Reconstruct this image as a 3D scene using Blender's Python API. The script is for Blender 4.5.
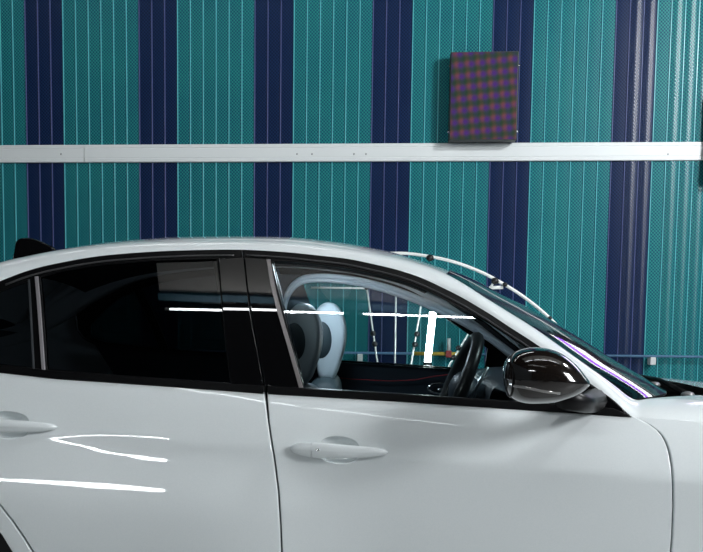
import bpy, bmesh, math, random
from mathutils import Vector, Matrix
from mathutils.geometry import delaunay_2d_cdt
random.seed(4)
for o in list(bpy.data.objects): bpy.data.objects.remove(o)
scene = bpy.context.scene
COL = scene.collection

# ------------------------------------------------------------------ camera
F = 915.0; PX, PY = 303.5, 390.8; PITCH, YAW, ROLL = 0.0835, -0.0717, -0.0085
CH = 1.19                                   # camera height
def cam_axes():
    cp, sp, cy, sy = math.cos(PITCH), math.sin(PITCH), math.cos(YAW), math.sin(YAW)
    fwd = Vector((sy*cp, cy*cp, -sp)); right = Vector((cy, -sy, 0)); down = fwd.cross(right)
    return (right*math.cos(ROLL)+down*math.sin(ROLL), -right*math.sin(ROLL)+down*math.cos(ROLL), fwd)
AR, AD, AF = cam_axes()
CAM = Vector((0, 0, CH))
cd = bpy.data.cameras.new('camera'); cam = bpy.data.objects.new('camera', cd); COL.objects.link(cam)
cd.sensor_fit = 'HORIZONTAL'; cd.sensor_width = 36.0; cd.lens = F/703*36.0
cd.shift_x = (351.5-PX)/703; cd.shift_y = (PY-276)/703
cd.clip_start = 0.02; cd.clip_end = 100
m3 = Matrix((AR, -AD, -AF)).transposed()
cam.matrix_world = Matrix.Translation(CAM) @ m3.to_4x4()
scene.camera = cam
def ray(x, y): return (AF*F + AR*(x-PX) + AD*(y-PY)).normalized()
def at(x, y, Y):                            # point of the pixel's ray on the plane Y = const
    d = ray(x, y); return CAM + d*(Y/d.y)
def proj(p):
    v = Vector(p)-CAM; z = v.dot(AF); return (PX+F*v.dot(AR)/z, PY+F*v.dot(AD)/z)

# ------------------------------------------------------------------ world, lights, exposure
scene.view_settings.view_transform = 'Standard'; scene.view_settings.look = 'None'
scene.view_settings.gamma = 1.0; scene.view_settings.use_curve_mapping = False
scene.view_settings.exposure = 0.02
wd = bpy.data.worlds.new('night'); scene.world = wd; wd.use_nodes = True
wd.node_tree.nodes['Background'].inputs[0].default_value = (0.55, 0.75, 0.9, 1)
wd.node_tree.nodes['Background'].inputs[1].default_value = 0.012

# ------------------------------------------------------------------ materials
MATS = {}
def mat(name, col, rough=0.5, metal=0.0, coat=0.0, spec=0.5, emit=None, estr=0.0):
    if name in MATS: return MATS[name]
    m = bpy.data.materials.new(name); m.use_nodes = True
    b = m.node_tree.nodes['Principled BSDF']
    b.inputs['Base Color'].default_value = (*col, 1); b.inputs['Roughness'].default_value = rough
    b.inputs['Metallic'].default_value = metal; b.inputs['Coat Weight'].default_value = coat
    b.inputs['Coat Roughness'].default_value = 0.02; b.inputs['Specular IOR Level'].default_value = spec
    if emit: b.inputs['Emission Color'].default_value = (*emit, 1); b.inputs['Emission Strength'].default_value = estr
    MATS[name] = m; return m
def nodes(m): return m.node_tree.nodes, m.node_tree.links, m.node_tree.nodes['Principled BSDF']
def noise_bump(m, scale, strength, dist=0.002):
    n, l, b = nodes(m)
    t = n.new('ShaderNodeTexCoord'); s = n.new('ShaderNodeTexNoise'); s.inputs['Scale'].default_value = scale
    bp = n.new('ShaderNodeBump'); bp.inputs['Strength'].default_value = strength; bp.inputs['Distance'].default_value = dist
    l.new(t.outputs['Object'], s.inputs['Vector']); l.new(s.outputs['Fac'], bp.inputs['Height']); l.new(bp.outputs['Normal'], b.inputs['Normal'])
def glass(name, tint, ior=1.5):
    if name in MATS: return MATS[name]
    m = bpy.data.materials.new(name); m.use_nodes = True; n, l = m.node_tree.nodes, m.node_tree.links
    n.clear(); o = n.new('ShaderNodeOutputMaterial'); mx = n.new('ShaderNodeMixShader'); tr = n.new('ShaderNodeBsdfTransparent')
    g = n.new('ShaderNodeBsdfGlossy'); fr = n.new('ShaderNodeFresnel')
    tr.inputs['Color'].default_value = (*tint, 1); g.inputs['Roughness'].default_value = 0.0; g.inputs['Color'].default_value = (1, 1, 1, 1)
    fr.inputs['IOR'].default_value = ior
    l.new(fr.outputs[0], mx.inputs[0]); l.new(tr.outputs[0], mx.inputs[1]); l.new(g.outputs[0], mx.inputs[2]); l.new(mx.outputs[0], o.inputs[0])
    MATS[name] = m; return m

def wall_mat(name, col, col2, rough, spec):
    # painted sheet with a fine woven emboss: a small diamond relief and colour speckle
    m = mat(name, col, rough, 0.0, 0.0, spec); n, l, b = nodes(m)
    g = n.new('ShaderNodeNewGeometry'); sep = n.new('ShaderNodeSeparateXYZ'); l.new(g.outputs['Position'], sep.inputs[0])
    def mth(op, a, c=None):
        q = n.new('ShaderNodeMath'); q.operation = op
        for i, v in ((0, a), (1, c)):
            if v is None: continue
            if isinstance(v, (int, float)): q.inputs[i].default_value = v
            else: l.new(v, q.inputs[i])
        return q.outputs[0]
    fx, fz = 2*math.pi/0.0205, 2*math.pi/0.0220
    sx = mth('SINE', mth('MULTIPLY', sep.outputs[0], fx)); sz = mth('SINE', mth('MULTIPLY', sep.outputs[2], fz))
    h = mth('MULTIPLY', sx, sz)
    fac = mth('MULTIPLY_ADD', h, 0.85); fac.node.inputs[2].default_value = 0.5
    nz = n.new('ShaderNodeTexNoise'); nz.inputs['Scale'].default_value = 3.0; nz.inputs['Detail'].default_value = 4
    l.new(g.outputs['Position'], nz.inputs['Vector'])
    fac2 = mth('ADD', fac, mth('MULTIPLY', mth('SUBTRACT', nz.outputs['Fac'], 0.5), 0.5))
    mx = n.new('ShaderNodeMix'); mx.data_type = 'RGBA'; l.new(fac2, mx.inputs[0])
    mx.inputs[6].default_value = (*col, 1); mx.inputs[7].default_value = (*col2, 1); l.new(mx.outputs[2], b.inputs['Base Color'])
    bp = n.new('ShaderNodeBump'); bp.inputs['Strength'].default_value = 0.5; bp.inputs['Distance'].default_value = 0.0012
    l.new(h, bp.inputs['Height']); l.new(bp.outputs['Normal'], b.inputs['Normal'])
    return m
TEAL = wall_mat('teal_sheet', (0.002, 0.052, 0.115), (0.020, 0.240, 0.215), 0.40, 0.12)
NAVY = wall_mat('navy_sheet', (0.0015, 0.006, 0.032), (0.007, 0.026, 0.085), 0.40, 0.10)
TEALW = wall_mat('teal_glossy_sheet', (0.002, 0.052, 0.115), (0.020, 0.240, 0.215), 0.28, 0.5); NAVYW = wall_mat('navy_glossy_sheet', (0.0015, 0.006, 0.032), (0.007, 0.026, 0.085), 0.28, 0.45)
TEAL_BEAD = mat('teal_bead', (0.10, 0.46, 0.52), 0.3); NAVY_BEAD = mat('navy_bead', (0.075, 0.095, 0.24), 0.3)
WHITE_RAIL = mat('white_rail', (0.74, 0.77, 0.77), 0.35); noise_bump(WHITE_RAIL, 30, 0.05)
PAINT = mat('white_paint', (0.70, 0.75, 0.76), 0.45, 0.0, 1.0, 0.3)
def paint_flake():
    n, l, b = nodes(PAINT); t = n.new('ShaderNodeTexCoord'); s = n.new('ShaderNodeTexNoise'); s.inputs['Scale'].default_value = 260
    r = n.new('ShaderNodeValToRGB'); r.color_ramp.elements[0].color = (0.78, 0.835, 0.845, 1); r.color_ramp.elements[1].color = (0.86, 0.895, 0.905, 1)
    l.new(t.outputs['Object'], s.inputs['Vector']); l.new(s.outputs['Fac'], r.inputs[0]); l.new(r.outputs[0], b.inputs['Base Color'])
paint_flake()
GLOSSBLACK = mat('gloss_black', (0.003, 0.003, 0.0035), 0.012, 0, 0.0, 0.6)
BLACK = mat('black_rubber', (0.004, 0.004, 0.0045), 0.3, 0, 0, 0.12)
DARK = mat('dark_cavity', (0.004, 0.004, 0.004), 0.9, 0, 0, 0.0)
GREYSTRIP = mat('grey_strip', (0.23, 0.21, 0.21), 0.35, 0.4)
CHROME = mat('chrome', (0.8, 0.82, 0.84), 0.12, 1.0)
TRIM = mat('interior_trim', (0.028, 0.040, 0.054), 0.45); noise_bump(TRIM, 200, 0.2)
PALETRIM = mat('pale_pillar_trim', (0.80, 0.88, 0.95), 0.3)
HEADLINER = mat('headliner', (0.02, 0.022, 0.024), 0.9)
PALESEAT = mat('pale_seat', (0.50, 0.58, 0.63), 0.5); noise_bump(PALESEAT, 120, 0.15)
DARKSEAT = mat('dark_seat', (0.03, 0.05, 0.06), 0.6)
RED = mat('red_thread', (0.35, 0.02, 0.03), 0.6)
MIRRORSHELL = mat('brown_carbon', (0.018, 0.013, 0.011), 0.12, 0.3, 1.0)
def carbon():
    n, l, b = nodes(MIRRORSHELL); t = n.new('ShaderNodeTexCoord'); s = n.new('ShaderNodeTexChecker'); s.inputs['Scale'].default_value = 260
    s.inputs['Color1'].default_value = (0.026, 0.018, 0.014, 1); s.inputs['Color2'].default_value = (0.008, 0.007, 0.007, 1)
    l.new(t.outputs['Object'], s.inputs['Vector']); l.new(s.outputs['Color'], b.inputs['Base Color'])
carbon()
CLEARGLASS = glass('clear_glass', (0.80, 0.86, 0.86), 1.6)
PRIVACY = glass('privacy_glass', (0.10, 0.11, 0.12), 1.6)
SCREEN = glass('windscreen_glass', (0.55, 0.66, 0.66), 1.5)
TYRE = mat('tyre_rubber', (0.01, 0.01, 0.011), 0.8); ALLOY = mat('dark_alloy', (0.08, 0.08, 0.085), 0.3, 0.9)
TUBE = mat('lit_tube', (1, 1, 1), 0.5, 0, 0, 0.5, (0.93, 0.98, 1.0), 40.0)
PURPLETUBE = mat('purple_tube', (0.5, 0.1, 1), 0.5, 0, 0, 0.5, (0.36, 0.08, 1.0), 3.6)
POLE = mat('white_pole', (0.85, 0.87, 0.85), 0.35); JOINT = mat('black_joint', (0.01, 0.01, 0.011), 0.45)
FLOORM = mat('concrete_floor', (0.46, 0.47, 0.47), 0.4); noise_bump(FLOORM, 14, 0.15)
CEILM = mat('ceiling_sheet', (0.006, 0.0065, 0.007), 0.9, 0, 0, 0.0); SOFFIT = mat('soffit_board', (0.80, 0.75, 0.71), 0.8)
BEAMM = mat('painted_beam', (0.10, 0.22, 0.30), 0.5); STEEL = mat('dark_steel', (0.02, 0.022, 0.025), 0.5)
PIPEBLUE = mat('pipe_blue', (0.10, 0.20, 0.33), 0.35); YELLOW = mat('pipe_yellow', (0.55, 0.36, 0.04), 0.45)

# ------------------------------------------------------------------ mesh helpers
def link(name, me, m, parent=None, smooth=False):
    o = bpy.data.objects.new(name, me); COL.objects.link(o)
    if m is not None and not me.materials: me.materials.append(m)
    if smooth:
        for p in me.polygons: p.use_smooth = True
    if parent is not None: o.parent = parent
    return o
def empty(name, loc=(0, 0, 0)):
    o = bpy.data.objects.new(name, None); COL.objects.link(o); o.location = loc; o.empty_display_size = 0.1; return o
def tag(o, label=None, cat=None, group=None, kind=None):
    if label: o['label'] = label
    if cat: o['category'] = cat
    if group: o['group'] = group
    if kind: o['kind'] = kind
    return o
def mesh(name, V, Fc):
    me = bpy.data.meshes.new(name); me.from_pydata([tuple(v) for v in V], [], Fc); me.update(); return me
class MB:
    def __init__(s): s.V = []; s.Fc = []
    def add(s, V, Fc):
        b = len(s.V); s.V += [Vector(v) for v in V]; s.Fc += [tuple(i+b for i in f) for f in Fc]; return s
    def box(s, a, b, bev=0.0):
        x0, y0, z0 = a; x1, y1, z1 = b
        bm = bmesh.new(); bmesh.ops.create_cube(bm, size=1)
        for v in bm.verts: v.co = Vector(((x0+x1)/2+v.co.x*(x1-x0), (y0+y1)/2+v.co.y*(y1-y0), (z0+z1)/2+v.co.z*(z1-z0)))
        if bev: bmesh.ops.bevel(bm, geom=bm.edges[:], offset=bev, segments=2, profile=0.5, affect='EDGES')
        bm.verts.index_update(); s.add([v.co.copy() for v in bm.verts], [[v.index for v in f.verts] for f in bm.faces]); bm.free(); return s
    def tube(s, pts, r, n=10, closed=False):
        pts = [Vector(p) for p in pts]; k = len(pts); rr = r if isinstance(r, (list, tuple)) else [r]*k
        V = []; ref = None
        for i, p in enumerate(pts):
            if closed: t = (pts[(i+1) % k]-pts[i-1]).normalized()
            else: t = (pts[min(i+1, k-1)]-pts[max(i-1, 0)]).normalized()
            if ref is None: ref = Vector((0, 0, 1)) if abs(t.z) < 0.9 else Vector((0, 1, 0))
            a = t.cross(ref).normalized(); b = t.cross(a).normalized(); ref = -b if False else ref
            for j in range(n):
                q = 2*math.pi*j/n; V.append(p+(a*math.cos(q)+b*math.sin(q))*rr[i])
        Fc = []
        for i in range(k if closed else k-1):
            i2 = (i+1) % k
            for j in range(n): Fc.append((i*n+j, i*n+(j+1) % n, i2*n+(j+1) % n, i2*n+j))
        if not closed: Fc += [tuple(range(n))[::-1], tuple((k-1)*n+j for j in range(n))]
        return s.add(V, Fc)
    def ball(s, c, r, n=10):
        bm = bmesh.new(); bmesh.ops.create_uvsphere(bm, u_segments=n, v_segments=max(6, n-2), radius=1)
        rx = r if isinstance(r, (tuple, list)) else (r, r, r); bm.verts.index_update()
        s.add([Vector((c[0]+v.co.x*rx[0], c[1]+v.co.y*rx[1], c[2]+v.co.z*rx[2])) for v in bm.verts], [[v.index for v in f.verts] for f in bm.faces]); bm.free(); return s
    def grid(s, P):                           # P[i][j] points
        a, b = len(P), len(P[0])
        return s.add([p for r in P for p in r], [(i*b+j, i*b+j+1, (i+1)*b+j+1, (i+1)*b+j) for i in range(a-1) for j in range(b-1)])
    def lathe(s, prof, c, axis='Y', n=40):    # prof: (r, offset along axis)
        V = []; k = len(prof)
        for i in range(n):
            q = 2*math.pi*i/n
            for r, h in prof: V.append((c[0]+r*math.cos(q), c[1]+h, c[2]+r*math.sin(q)) if axis == 'Y' else (c[0]+r*math.cos(q), c[1]+r*math.sin(q), c[2]+h))
        return s.add(V, [(i*k+j, i*k+j+1, ((i+1) % n)*k+j+1, ((i+1) % n)*k+j) for i in range(n) for j in range(k-1)])
    def fixn(s):
        return s
    def build(s, name, m, parent=None, smooth=False, org=(0, 0, 0), auto=None, recalc=True):
        o3 = Vector(org); me = mesh(name, [v-o3 for v in s.V], s.Fc)
        if recalc:
            bm = bmesh.new(); bm.from_mesh(me); bmesh.ops.recalc_face_normals(bm, faces=bm.faces[:]); bm.to_mesh(me); bm.free()
        o = link(name, me, m, parent, smooth or auto is not None)
        if auto is not None: me.set_sharp_from_angle(angle=math.radians(auto))
        return o
def lerp_list(pts, x):
    if x <= pts[0][0]: return pts[0][1]
    for (a, b), (c, d) in zip(pts, pts[1:]):
        if x <= c: return b+(d-b)*(x-a)/(c-a)
    return pts[-1][1]
def pchip(pts):
    xs = [p[0] for p in pts]; ys = [p[1] for p in pts]; n = len(xs)
    d = [(ys[i+1]-ys[i])/(xs[i+1]-xs[i]) for i in range(n-1)]
    mm = [d[0]]+[0.0 if d[i-1]*d[i] <= 0 else 2*d[i-1]*d[i]/(d[i-1]+d[i]) for i in range(1, n-1)]+[d[-1]]
    def f(x):
        if x <= xs[0]: return ys[0]+mm[0]*(x-xs[0])
        if x >= xs[-1]: return ys[-1]+mm[-1]*(x-xs[-1])
        i = 0
        while x > xs[i+1]: i += 1
        h = xs[i+1]-xs[i]; t = (x-xs[i])/h
        return (2*t**3-3*t*t+1)*ys[i]+(t**3-2*t*t+t)*h*mm[i]+(-2*t**3+3*t*t)*ys[i+1]+(t**3-t*t)*h*mm[i+1]
    return f
def resample(pts, step):
    out = [Vector(pts[0])]
    for a, b in zip(pts, pts[1:]):
        a = Vector(a); b = Vector(b); n = max(1, int((b-a).length/step))
        out += [a+(b-a)*(i/n) for i in range(1, n+1)]
    return out
def spline(pts, n=8):                        # Catmull-Rom through 2D/3D points
    P = [Vector(p) for p in pts]; out = []
    for i in range(len(P)-1):
        p0 = P[i-1] if i else P[0]*2-P[1]; p1, p2 = P[i], P[i+1]; p3 = P[i+2] if i+2 < len(P) else p2*2-p1
        for k in range(n):
            t = k/n; out.append(0.5*((2*p1)+(p2-p0)*t+(2*p0-5*p1+4*p2-p3)*t*t+(3*p1-p0-3*p2+p3)*t**3))
    return out+[P[-1]]

# ------------------------------------------------------------------ the room
DW = 6.0                                     # depth of the striped wall
PER = 0.1258*DW; RX0 = -0.3787*DW; STRIP = PER/9
CEILZ = 4.0; X0, X1 = -5.2, 5.6; FRONT = -6.0
def struct(name, mb, m, parent=None, **k):
    o = mb.build(name, m, parent, **k)
    if parent is None: o['kind'] = 'structure'
    return o
struct('floor', MB().box((X0, -6, -0.1), (X1, DW+0.2, 0)), FLOORM)
struct('ceiling', MB().box((X0, FRONT, CEILZ), (X1, DW+0.2, CEILZ+0.12)), CEILM)
struct('wall_left', MB().box((X0-0.15, FRONT, 0), (X0, DW+0.2, CEILZ)), mat('side_wall', (0.09, 0.12, 0.14), 0.7))
struct('wall_right', MB().box((X1, FRONT, 0), (X1+0.15, DW+0.2, CEILZ)), mat('side_wall', (0.09, 0.12, 0.14), 0.7))
wall = struct('wall_back', MB().box((X0, DW+0.03, 0), (X1, DW+0.2, CEILZ)), mat('wall_backing', (0.02, 0.03, 0.04), 0.8))
# vertical sheet strips, each a part of the wall with its own seam bead
def strip_mesh(w, bulge, mt, mb_):
    V = []; Fc = []; n = 8; prof = []
    for i in range(n+1):
        u = i/n; prof.append((0.004+u*(w-0.004), -bulge*math.sin(math.pi*u)))
    prof = [(0.004, 0.03)]+prof+[(w, 0.03)]
    for x, y in prof: V += [(x, y, 0.0), (x, y, CEILZ)]
    Fc = [(2*i, 2*i+2, 2*i+3, 2*i+1) for i in range(len(prof)-1)]; mi = [0]*len(Fc)
    b = len(V); bead = [(-0.0035, 0.012), (-0.0035, -0.003), (-0.0015, -0.0065), (0.002, -0.0065), (0.004, -0.003), (0.004, 0.012)]
    for x, y in bead: V += [(x, y, 0.0), (x, y, CEILZ)]
    for i in range(len(bead)-1): Fc.append((b+2*i, b+2*i+2, b+2*i+3, b+2*i+1)); mi.append(1)
    me = mesh('wall_strip', V, Fc); me.materials.append(mt); me.materials.append(mb_)
    for p, k in zip(me.polygons, mi): p.material_index = k; p.use_smooth = (k == 0)
    me.set_sharp_from_angle(angle=math.radians(35))
    return me
SM = {(c, w): strip_mesh(STRIP, (0.0015, 0.010)[w], ((TEAL, NAVY), (TEALW, NAVYW))[w][c], (TEAL_BEAD, NAVY_BEAD)[c]) for c in (0, 1) for w in (0, 1)}
k = math.ceil((X0-RX0)/STRIP)
while RX0+(k+1)*STRIP < X1:
    navy = 1 if k % 9 < 3 else 0
    wavy = 1 if (k >= 46 and k != 48) else 0
    o = link('wall_strip', SM[(navy, wavy)], None, wall); o.location = (RX0+k*STRIP, DW, 0)
    o.rotation_euler.z = math.radians(random.uniform(-0.5, 0.5)); k += 1
# white guard rail: two lengths with a butt joint, two grooves, screws
zr0, zr1 = CH+0.1640*DW*0.996, CH+0.1829*DW*0.996
def rail_mesh(x0, x1):
    h = zr1-zr0; pr = [(0.02, 0), (-0.016, 0), (-0.020, 0.004), (-0.020, 0.20*h), (-0.017, 0.215*h), (-0.017, 0.235*h), (-0.020, 0.25*h),
          (-0.020, 0.76*h), (-0.017, 0.775*h), (-0.017, 0.795*h), (-0.020, 0.81*h), (-0.020, h-0.004), (-0.016, h), (0.02, h)]
    m = MB(); V = [(x, DW+y, zr0+z) for x in (x0, x1) for y, z in pr]; n = len(pr)
    m.add(V, [(i, i+1, n+i+1, n+i) for i in range(n-1)]+[tuple(range(n))[::-1], tuple(range(n, 2*n))]); return m
trim = empty('trim_1', (0, DW, zr0)); trim['kind'] = 'structure'; trim['label'] = 'white grooved guard rail running along the striped wall'
jx = at(85, 152, DW).x
for a, b in ((X0, jx-0.002), (jx+0.002, X1)): rail_mesh(a, b).build('rail_length', WHITE_RAIL, trim, org=trim.location)
for px in (297, 312, 354, 366, 61, 668):
    p = at(px, 154, DW-0.02); MB().ball(p, (0.006, 0.003, 0.006), 8).build('screw', mat('screw_grey', (0.35, 0.36, 0.37), 0.4, 0.6), trim, True, org=trim.location)
# low pipe along the wall with clamps
zp = CH-0.0412*DW; pipe = empty('wall_pipe', (0, DW-0.05, zp)); tag(pipe, 'thin blue and yellow pipe clipped low along the striped wall', 'pipe')
xa, xb = at(413, 354, DW-0.05).x, at(470, 354, DW-0.05).x
for nm, a, b, m in (('pipe_length', X0, xa, PIPEBLUE), ('yellow_sleeve', xa, xb, YELLOW), ('pipe_length', xb, X1, PIPEBLUE)):
    MB().tube([(a, DW-0.05, zp), (b, DW-0.05, zp)], 0.008 if m is PIPEBLUE else 0.012, 12).build(nm, m, pipe, True, org=pipe.location)
for px in (360, 650, 90):
    x = at(px, 360, DW).x; MB().box((x-0.018, DW-0.070, zp-0.055), (x+0.018, DW, zp-0.006), 0.006).build('clamp', mat('clamp_white', (0.6, 0.62, 0.62), 0.5), pipe, org=pipe.location)
x = at(448, 347, DW).x; MB().tube([(x, DW-0.05, zp+0.01), (x, DW-0.05, zp+0.10)], 0.012, 10).build('valve_stem', mat('clamp_white', (0.6, 0.62, 0.62), 0.5), pipe, True, org=pipe.location)
MB().box((x-0.018, DW-0.075, zp-0.022), (x+0.018, DW-0.02, zp+0.022), 0.004).build('valve', mat('valve_red', (0.35, 0.05, 0.05), 0.5), pipe, org=pipe.location)

# dotted wall panels
def dotted():
    m = mat('dotted_mesh', (0.1, 0.1, 0.1), 0.6, 0, 0, 0.08); n, l, b = nodes(m)
    t = n.new('ShaderNodeTexCoord'); mp = n.new('ShaderNodeMapping'); l.new(t.outputs['Object'], mp.inputs[0])
    mp.inputs['Rotation'].default_value = (0, math.radians(6), 0)
    sep = n.new('ShaderNodeSeparateXYZ'); l.new(mp.outputs[0], sep.inputs[0])
    def mth(op, a, c=None):
        q = n.new('ShaderNodeMath'); q.operation = op
        for i, v in ((0, a), (1, c)):
            if v is None: continue
            if isinstance(v, (int, float)): q.inputs[i].default_value = v
            else: l.new(v, q.inputs[i])
        return q.outputs[0]
    def bump2(ox, oz):
        sx = mth('COSINE', mth('MULTIPLY', mth('ADD', sep.outputs[0], ox), 2*math.pi/0.0665))
        sz = mth('COSINE', mth('MULTIPLY', mth('ADD', sep.outputs[2], oz), 2*math.pi/0.0690))
        v = mth('ADD', mth('MULTIPLY', mth('ADD', sx, sz), 0.25), 0.5); return mth('POWER', v, 2.2)
    def mix(f, a, c):
        q = n.new('ShaderNodeMix'); q.data_type = 'RGBA'; l.new(f, q.inputs[0])
        if isinstance(a, tuple): q.inputs[6].default_value = (*a, 1)
        else: l.new(a, q.inputs[6])
        q.inputs[7].default_value = (*c, 1); return q.outputs[2]
    c1 = mix(bump2(0.018, 0.0), (0.020, 0.055, 0.026), (0.20, 0.060, 0.055)); c2 = mix(bump2(-0.008, 0.006), c1, (0.075, 0.024, 0.19))
    fx = mth('SINE', mth('MULTIPLY', sep.outputs[0], 2*math.pi/0.009)); fz = mth('SINE', mth('MULTIPLY', sep.outputs[2], 2*math.pi/0.009))
    k = mth('ADD', mth('MULTIPLY', mth('MULTIPLY', fx, fz), 0.25), 0.85)
    mm = n.new('ShaderNodeVectorMath'); mm.operation = 'SCALE'; l.new(c2, mm.inputs[0]); l.new(k, mm.inputs['Scale'])
    l.new(mm.outputs[0], b.inputs['Base Color']); return m
DOT = dotted()
def wall_panel(px0, px1, py0, py1, label):
    yf = DW-0.115; a = at(px0, py1, yf); b = at(px1, py0, yf)
    e = empty('wall_panel', ((a.x+b.x)/2, DW, a.z)); tag(e, label, 'panel')
    L = e.location; cx = (a.x+b.x)/2; cz = (a.z+b.z)/2
    MB().box((a.x, yf, a.z), (b.x, DW-0.035, b.z), 0.004).build('housing', mat('panel_housing', (0.035, 0.04, 0.04), 0.5), e, org=L)
    f = MB().box((a.x+0.006-cx, -0.003, a.z+0.006-cz), (b.x-0.006-cx, 0.001, b.z-0.006-cz)).build('mesh_face', DOT, e)
    f.location = (0, yf-DW, cz-a.z)
    for fx in (a.x+0.05, b.x-0.05):
        MB().box((fx-0.02, DW-0.04, a.z+0.05), (fx+0.02, DW, b.z-0.05)).build('bracket', STEEL, e, org=L)
    for sx, xx in ((-1, a.x), (1, b.x)):
        for zz in (a.z+0.06, b.z-0.08): MB().tube([(xx, yf+0.02, zz), (xx+sx*0.010, yf+0.02, zz)], 0.008, 8).build('bolt', CHROME, e, org=L)
wall_panel(449, 519, 51, 140.5, 'dark square panel with purple and green dotted face above the white rail')
wall_panel(711.5, 781, 89, 180, 'second dotted wall panel past the right end, throwing shadow on the rail')

# ------------------------------------------------------------------ ceiling beams and lamps
def beam(name, a, b, m, label): tag(MB().box(a, b, 0.006).build(name, m), label, 'beam')
def tube_lamp(p0, p1, label, m=TUBE, r=0.022, group=None):
    p0, p1 = Vector(p0), Vector(p1); c = (p0+p1)/2; d = (p1-p0).normalized()
    e = empty('tube_lamp', c); tag(e, label, 'lamp', group)
    MB().tube([p0+d*0.03, p1-d*0.03], r, 12).build('lit_tube', m, e, True, org=c)
    for p, s in ((p0, 1), (p1, -1)): MB().tube([p, p+d*0.03*s], r*1.25, 12).build('end_cap', mat('cap_white', (0.6, 0.6, 0.6), 0.5), e, True, org=c)
    return e

# ------------------------------------------------------------------ the car: side surface Y = g(x, z)
YC = 3.48                                    # centre line of the car; the near flank is at about 2.55
XM = 0.0
def plan(x):
    q = x-XM; y = 2.545+0.014*q*q
    if q > 1.75: y += 0.55*(q-1.75)**2
    if q < -1.85: y += 0.40*(-q-1.85)**2
    return y
BELT_PX = [(-60, 364.5), (0, 372.4), (57, 378.7), (100, 381.5), (159.6, 385.6), (220, 390), (264, 393.4), (320, 396.6), (400, 401.2), (460, 405.3), (520, 409.3), (570, 412.6), (633, 417)]
_b = []
for px, py in BELT_PX:
    p = at(px, py, 2.62)
    for _ in range(4): p = at(px, py, plan(p.x)+0.075)
    _b.append((p.x, p.z))
_bs = _b[::3]+[_b[-1]] if (len(_b)-1) % 3 else _b[::3]
_n = len(_b); _mx = sum(p[0] for p in _b)/_n; _mz = sum(p[1] for p in _b)/_n
_k = sum((p[0]-_mx)*(p[1]-_mz) for p in _b)/sum((p[0]-_mx)**2 for p in _b)
def zb(x): return _mz+_k*(x-_mx)             # belt line height
def _integ(slopes):                          # profile from its slope (lean) at each height below the belt
    f = pchip(slopes); t0, t1, n = -0.85, 0.03, 440; h = (t1-t0)/n; acc = [0.0]
    for i in range(n): acc.append(acc[-1]+h*f(t0+(i+0.5)*h))
    base = acc[int((0.0-t0)/h)]-0.074
    def p(t):
        u = min(max((t-t0)/h, 0), n-1e-6); i = int(u); return acc[i]+(acc[i+1]-acc[i])*(u-i)-base
    return p
PROF = _integ([(-0.85, -0.45), (-0.70, -0.25), (-0.60, -0.12), (-0.50, -0.06), (-0.42, -0.02), (-0.36, 0.0), (-0.32, 0.03), (-0.29, 0.06), (-0.24, 0.03), (-0.19, 0.05), (-0.168, 0.07),
               (-0.155, 0.22), (-0.142, 0.37), (-0.10, 0.42), (-0.06, 0.48), (-0.02, 0.55), (0.03, 0.575)])
def softp(v): return v if v > 30 else math.log1p(math.exp(v))
XR = at(-72, 604, 2.62).x; XF = XR+2.82; ZW = 0.345; RARCH = 0.365
def g(x, z):
    t = z-zb(x)
    p = PROF(t) if t <= 0.03 else 0.092+0.575*(t-0.03)+0.30*(t-0.03)**2
    if t > 0.03: p += 0.03*max(0.0, (XM-0.9-x))**2
    # haunch over the rear wheel, flare over the front one
    if t < 0.05:
        a = min(1.0, max(0.0, (0.05-x)/0.50)); a = a*a*(3-2*a); b = min(1.0, max(0.0, (x+2.2)/0.4)); a *= b*b*(3-2*b)
        w = 0.014; r = min(1.0, max(0.0, (-0.62-x)/0.42)); r = r*r*(3-2*r)
        p -= 0.37*a*(w*softp((-t-0.183+0.03*r)/w)-0.050*softp((-t-0.362)/0.050))
        q = (x-XF)/0.55
        if abs(q) < 2.2: p -= 0.014*math.exp(-q*q*1.6)/(1+math.exp((t+0.235)/0.045))
    return plan(x)+p
def gn(x, z):
    h = 0.004; gx = (g(x+h, z)-g(x-h, z))/(2*h); gz = (g(x, z+h)-g(x, z-h))/(2*h)
    return Vector((gx, -1, gz)).normalized()
def un(px, py, d=0.0):                       # pixel -> (x, z) on the near side surface
    Y = 2.65
    for _ in range(12):
        p = at(px, py, Y); Y = 0.5*Y+0.5*(g(p.x, p.z)+d)
    p = at(px, py, Y); return Vector((p.x, p.z))
def unl(pts, d=0.0): return [un(x, y, d) for x, y in pts]

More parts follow.
